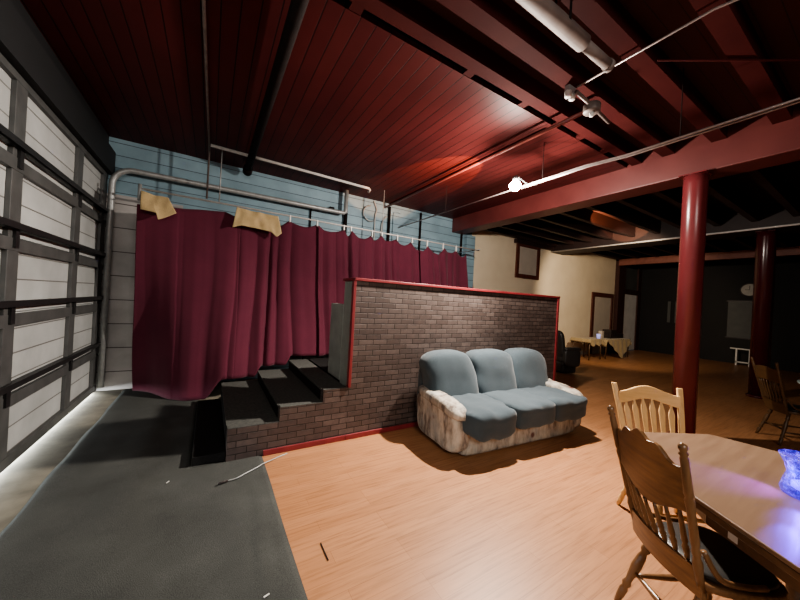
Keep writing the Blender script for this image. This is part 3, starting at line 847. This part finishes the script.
# ------------------------------------------------------------------ back corner furniture
rc = thing('armchair', 'black high-back armchair against cream wall beyond end of half wall', 'armchair', (7.84, 4.66, 0), R(-108))
rc.scale = (.88, .70, .98)
# local: faces +y after rotation toward +x
obj('seat', puff((0, 0, .40), (.27, .30, .12), 5, 7), 'leather', rc, True)
obj('base', puff((0, 0, .16), (.30, .31, .14), 8, 7), 'leather', rc, True)
obj('backrest', puff((0, -.28, .74), (.29, .10, .36), 4, 9, lambda x, y, z: (0, -.07 * z, 0)), 'leather', rc, True)
for s in (-1, 1):
    obj('arm', puff((s * .33, .02, .42), (.07, .33, .22), 5, 7), 'leather', rc, True)
    obj('arm_pad', puff((s * .33, .04, .645), (.085, .34, .05), 3, 7), 'leather', rc, True)

def draped_table(label, tlabel, loc, w, d, h, group, tail):
    t = thing('side_table', label, 'table', loc, 0, 'cloth covered side tables')
    obj('tabletop', bx(-w, w, -d, d, h - .03, h), 'darkoak', t, bevel=.004)
    for sx in (-1, 1):
        for sy in (-1, 1):
            obj('leg', tube([(sx * (w - .05), sy * (d - .05), 0), (sx * (w - .05), sy * (d - .05), h - .03)], [.016, .022], 8), 'darkoak', t, True)
    bm = bmesh.new(); n = 36; V = []
    for i in range(n + 1):
        row = []
        for j in range(n + 1):
            u = -1 + 2 * i / n; v = -1 + 2 * j / n
            ex = w * 1.28; ey = d + .22
            if tail: # cloth laid on the diagonal: a long point hangs over the front
                ey2 = d + (.62 * max(0, 1 - abs(u - .05) * 1.25) + .06 if v < 0 else .1)
            else: ey2 = d + .20 + .03 * math.sin(u * 9)
            x = u * ex; y = v * ey2
            ox = max(0, abs(x) - w - .005); oy = max(0, abs(y) - d - .005)
            drop = max(ox, oy)
            xx = math.copysign(min(abs(x), w + .005 + .15 * ox), x); yy = math.copysign(min(abs(y), d + .005 + .12 * oy + .02 * math.sin(x * 20) * min(1, oy * 8)), y)
            row.append(bm.verts.new((xx, yy, h + .006 - drop)))
        V.append(row)
    for i in range(n):
        for j in range(n): bm.faces.new((V[i][j], V[i + 1][j], V[i + 1][j + 1], V[i][j + 1]))
    c = obj('tablecloth', bm, 'tancloth', None, True); c.location = loc
    md = c.modifiers.new('solid', 'SOLIDIFY'); md.thickness = .004; md.offset = 1
    tag(c, tlabel, 'tablecloth', 'tan cloths on the side tables')
draped_table('small side table with thin legs under tan cloth next to black armchair', 'tan cloth covering the small side table next to black armchair', (10.98, 5.70, 0), .40, .32, .68, None, False)
draped_table('larger side table under tan cloth by the brown post', 'tan cloth with long pointed corner hanging over larger side table front', (12.45, 5.70, 0), .85, .34, .66, None, True)
cp = thing('cup', 'small blue-white cup on tan covered side table', 'cup', (11.05 + .5, 5.62, .672))
obj('body', lathe([(0, 0), (.05, 0), (.065, .16), (.058, .16), (.045, .01), (0, .01)], (0, 0, 0), 16), 'lilac', cp, True)
tag(obj('carton', bx(11.86, 12.0, 5.66, 5.78, .672, .93), 'whitepanel', bevel=.006), 'upright off-white carton beside cup on larger side table', 'carton')
db = thing('storage_case', 'dark low case sitting on larger side table in front of brown post', 'case', (12.75, 5.72, .672))
obj('body', bx(-.48, .48, -.15, .15, 0, .16), 'dark_plastic', db, bevel=.01)
obj('lid', bx(-.45, -.05, -.15, .15, .16, .30), 'dark_plastic', db, bevel=.01)

# high framed opening
w1 = struct(bpy.data.objects.new('window_1', None)); col.objects.link(w1); w1.location = (8.42, YB, 3.05)
def frame4(x0, x1, z0, z1, w, y0, y1, m, parent, bottom=True, top=True):
    obj('frame_side', bx(x0, x0 + w, y0, y1, z0, z1), m, parent, bevel=.004)
    obj('frame_side', bx(x1 - w, x1, y0, y1, z0, z1), m, parent, bevel=.004)
    if top: obj('frame_head', bx(x0 + w, x1 - w, y0, y1, z1 - w, z1), m, parent, bevel=.004)
    if bottom: obj('frame_sill', bx(x0 + w, x1 - w, y0, y1, z0, z0 + w), m, parent, bevel=.004)
frame4(-.56, .56, -.54, .54, .12, -.05, 0, 'brownframe', w1)
obj('panel', bx(-.44, .44, -.015, 0, -.42, .42), 'whitepanel', w1)
d2 = struct(bpy.data.objects.new('door_2', None)); col.objects.link(d2); d2.location = (13.08, YB, 0)
frame4(-.80, .80, 0, 2.34, .16, -.05, 0, 'brownframe', d2, bottom=False)
obj('panel', bx(-.64, .64, -.015, 0, 0, 2.18), 'whitepanel', d2)
struct(obj('trim_4', bx(14.0, 14.55, YB - .15, YB + .05, 0, 3.70), 'browndoor'))
d3 = struct(bpy.data.objects.new('door_3', None)); col.objects.link(d3); d3.location = (14.55, YB, 0)
obj('frame_head', bx(0, 1.85, .0, .1, 2.42, 2.62), 'browndoor', d3)
obj('frame_side', bx(1.55, 1.85, .0, .1, 0, 2.42), 'browndoor', d3)
obj('door_leaf', bx(.18, 1.55, .05, .12, .02, 2.42), 'doorglass', d3)
obj('door_stop', bx(0, .18, .0, .1, 0, 2.42), 'browndoor', d3)
obj('transom_pane', bx(.1, 1.55, .06, .1, 2.62, 3.56), 'greynotice', d3)
obj('transom_bar', bx(1.55, 1.85, .0, .1, 2.62, 3.62), 'browndoor', d3)
struct(obj('baseboard_back', bx(6.1, 12.2, YB - .02, YB, 0, .11), 'whitepanel'))

# dark end wall fittings
ck = thing('wall_clock', 'round pale clock on dark far wall partly behind maroon column', 'clock', (XE - .002, 3.02, 2.68))
obj('rim', lathe([(0, 0), (.25, 0), (.25, .05), (.22, .05), (.21, .03), (0, .03)], (0, 0, 0), 28, axis=(-1, 0, 0)), 'dark_plastic', ck, True)
obj('face', lathe([(0, .03), (.21, .03), (.21, .036), (0, .036)], (0, 0, 0), 28, axis=(-1, 0, 0)), 'clockface', ck)
obj('hand', bx(-.042, -.037, -.008, .008, 0, .15), 'dark_plastic', ck)
obj('hand', bx(-.042, -.037, 0, .11, -.008, .008), 'dark_plastic', ck)
nb = thing('notice_board', 'dull grey upright board on dark far wall under the clock', 'board', (XE - .002, 3.18, 0))
obj('board', bx(-.03, 0, -.36, .36, .95, 2.25), 'greynotice', nb)
obj('frame', bx(-.045, 0, -.40, .40, 2.25, 2.29, bx(-.045, 0, -.40, .40, .91, .95)), 'dark_plastic', nb)
for y, lab in ((5.27, 'left one of two pale upright strips on dark far wall'), (5.03, 'right one of two pale upright strips on dark far wall')):
    tag(obj('wall_strip', bx(XE - .04, XE, y - .05, y + .05, 1.32, 2.2), 'greynotice', bevel=.006), lab, 'strip', 'pale strips on the far wall')
stl = thing('stool_frame', 'small white open square metal frame standing before dark far wall', 'stool', (15.9, 2.95, 0))
obj('top_bar', bx(-.03, .03, -.12, .38, .56, .60), 'white', stl)
for y in (-.12, .20):
    obj('leg', bx(-.03, .03, y, y + .04, 0, .56), 'white', stl)
obj('foot_bar', bx(-.03, .03, -.12, .24, .10, .14), 'white', stl)
pipe('conduit', [(9.597, -2.5, 3.50), (9.597, YB - .02, 3.50)], .021, 'white_pipe', 'long white pipe along underside edge of dark beam at right')

# ------------------------------------------------------------------ small things on the floor
pipe('cable', [(.20, 2.93, .021), (.27, 2.94, .021), (.34, 2.985, .021), (.43, 3.04, .021), (.50, 3.09, .022), (.56, 3.13, .015), (.66, 3.19, .008), (.74, 3.225, .006)], .0045, 'grey_pipe', 'short white cable lying across carpet edge below the steps', 'cable', True)
tag(obj('cable_plug', tube([(.13, 2.91, .022), (.20, 2.93, .022)], .009, 8), 'dark_plastic', None, True), 'black plug tip at carpet end of white cable', 'plug')
tag(obj('wood_sliver', tube([(.69, 1.95, .004), (.69, 1.80, .004)], .004, 6), 'dark_plastic'), 'thin dark sliver lying on wood floor near carpet edge', 'sliver')
for x, y, rz, lab in ((.33, 1.72, .3, 'tiny white paper scrap on carpet near the wood floor edge'), (-.22, 3.12, 1., 'tiny white paper scrap on carpet in front of black step'), (-.45, 1.95, 2., 'tiny white paper scrap in the middle of the carpet')):
    bm = xf(bx(-.015, .015, -.004, .004, 0, .002), Matrix.Translation((x, y, .016)) @ Matrix.Rotation(rz, 4, 'Z'))
    tag(obj('paper_scrap', bm, 'white'), lab, 'scrap', 'white paper scraps on the carpet')

# ------------------------------------------------------------------ lamp fitting and lights
LP = Vector((3.43, 2.82, 3.265))
lf = thing('ceiling_bulb', 'bright bare bulb glowing on conduit under red ceiling', 'light', (LP.x, LP.y, LP.z))
obj('bulb', lathe([(0, -.10), (.04, -.092), (.07, -.065), (.08, -.03), (.066, .0), (.036, .025), (.028, .04), (0, .04)], (0, 0, 0), 20), 'bulb', lf, True)
obj('socket', lathe([(0, .04), (.032, .04), (.036, .05), (.036, .085), (0, .085)], (0, 0, 0), 16), 'grey_pipe', lf, True)
obj('mounting_arm', tube([(0, 0, .085), (0.02, 0, .10), (CX - LP.x + .03, .0, CZc - LP.z + .012)], .012, 8), 'grey_pipe', lf, True)

def light(name, typ, loc, energy, color, **kw):
    d = bpy.data.lights.new(name, typ); d.energy = energy; d.color = color
    for k, v in kw.items():
        if k not in ('aim',): setattr(d, k, v)
    o = bpy.data.objects.new(name, d); col.objects.link(o); o.location = loc
    if 'aim' in kw:
        o.rotation_euler = (Vector(kw['aim']) - Vector(loc)).to_track_quat('-Z', 'Y').to_euler()
    return o
WARM = (1, .89, .78)
light('bulb_light', 'POINT', LP + Vector((0, 0, -.125)), 200, WARM, shadow_soft_size=.045)
light('bulb_down', 'SPOT', LP + Vector((0, 0, -.125)), 420, WARM, spot_size=R(145), spot_blend=.7, shadow_soft_size=.045, aim=LP + Vector((-1.5, -.6, -1.6)))
light('ceiling_wash', 'SPOT', LP + Vector((-.05, .05, -.10)), 200, (1, .45, .2), spot_size=R(44), spot_blend=.12, shadow_soft_size=.02, aim=(3.3, 4.2, CZ))  # extra spot added at the bulb to put an orange patch on the ceiling
light('added_glint_spot', 'SPOT', (5.95, 3.35, 3.40), 700, (1, .40, .2), spot_size=R(20), spot_blend=.1, shadow_soft_size=.01, aim=(8.0, 3.75, 3.85))  # unseen spot added beside the beam for an orange glint on far joists
# daylight through the slit under the garage door
light('daylight_slit', 'AREA', (XG - .22, 2.2, .022), 10, (.95, 1, 1), shape='RECTANGLE', size=8.0, size_y=.05, aim=(XG + 2, 2.2, -.06))
light('daylight_slit', 'AREA', (XG - .02, 2.4, .034), 30, (.95, 1, 1), shape='RECTANGLE', size=7.6, size_y=.03, aim=(XG + .02, 2.4, 0))
# unseen fill light added behind the camera to lift the dim side
light('rear_fill', 'AREA', (.2, -2.6, 3.3), 60, (1, .93, .85), shape='RECTANGLE', size=2.5, size_y=1.2, aim=(.6, 3.0, .6))
light('vase_glow', 'POINT', (2.50, .235, vz + .10), .3, (.25, .03, 1), shadow_soft_size=.03)
light('vase_beam', 'SPOT', (2.50, .235, vz + .14), 18, (.10, .0, 1), spot_size=R(20), spot_blend=.7, shadow_soft_size=.01, aim=(2.17, .25, vz))
light('vase_beam', 'SPOT', (2.50, .235, vz + .14), 50, (.08, .0, 1), spot_size=R(12), spot_blend=.7, shadow_soft_size=.01, aim=(1.90, .24, vz))
light('vase_beam', 'SPOT', (2.50, .235, vz + .16), 30, (.28, .04, 1), spot_size=R(62), spot_blend=.8, shadow_soft_size=.01, aim=(2.36, .44, vz))
light('far_corner_fill', 'SPOT', (7.6, 3.0, 3.2), 270, (1, .8, .58), spot_size=R(75), spot_blend=.5, shadow_soft_size=.1, aim=(12.8, 6.3, 1.6))  # unseen spot added to brighten the far plaster wall and door leaf

w = bpy.data.worlds.new('world'); scene.world = w; w.use_nodes = True
bg = w.node_tree.nodes['Background']; bg.inputs[0].default_value = (.5, .55, .6, 1); bg.inputs[1].default_value = .02
scene.view_settings.view_transform = 'AgX'
scene.view_settings.look = 'AgX - Medium High Contrast'
scene.view_settings.exposure = 1.15
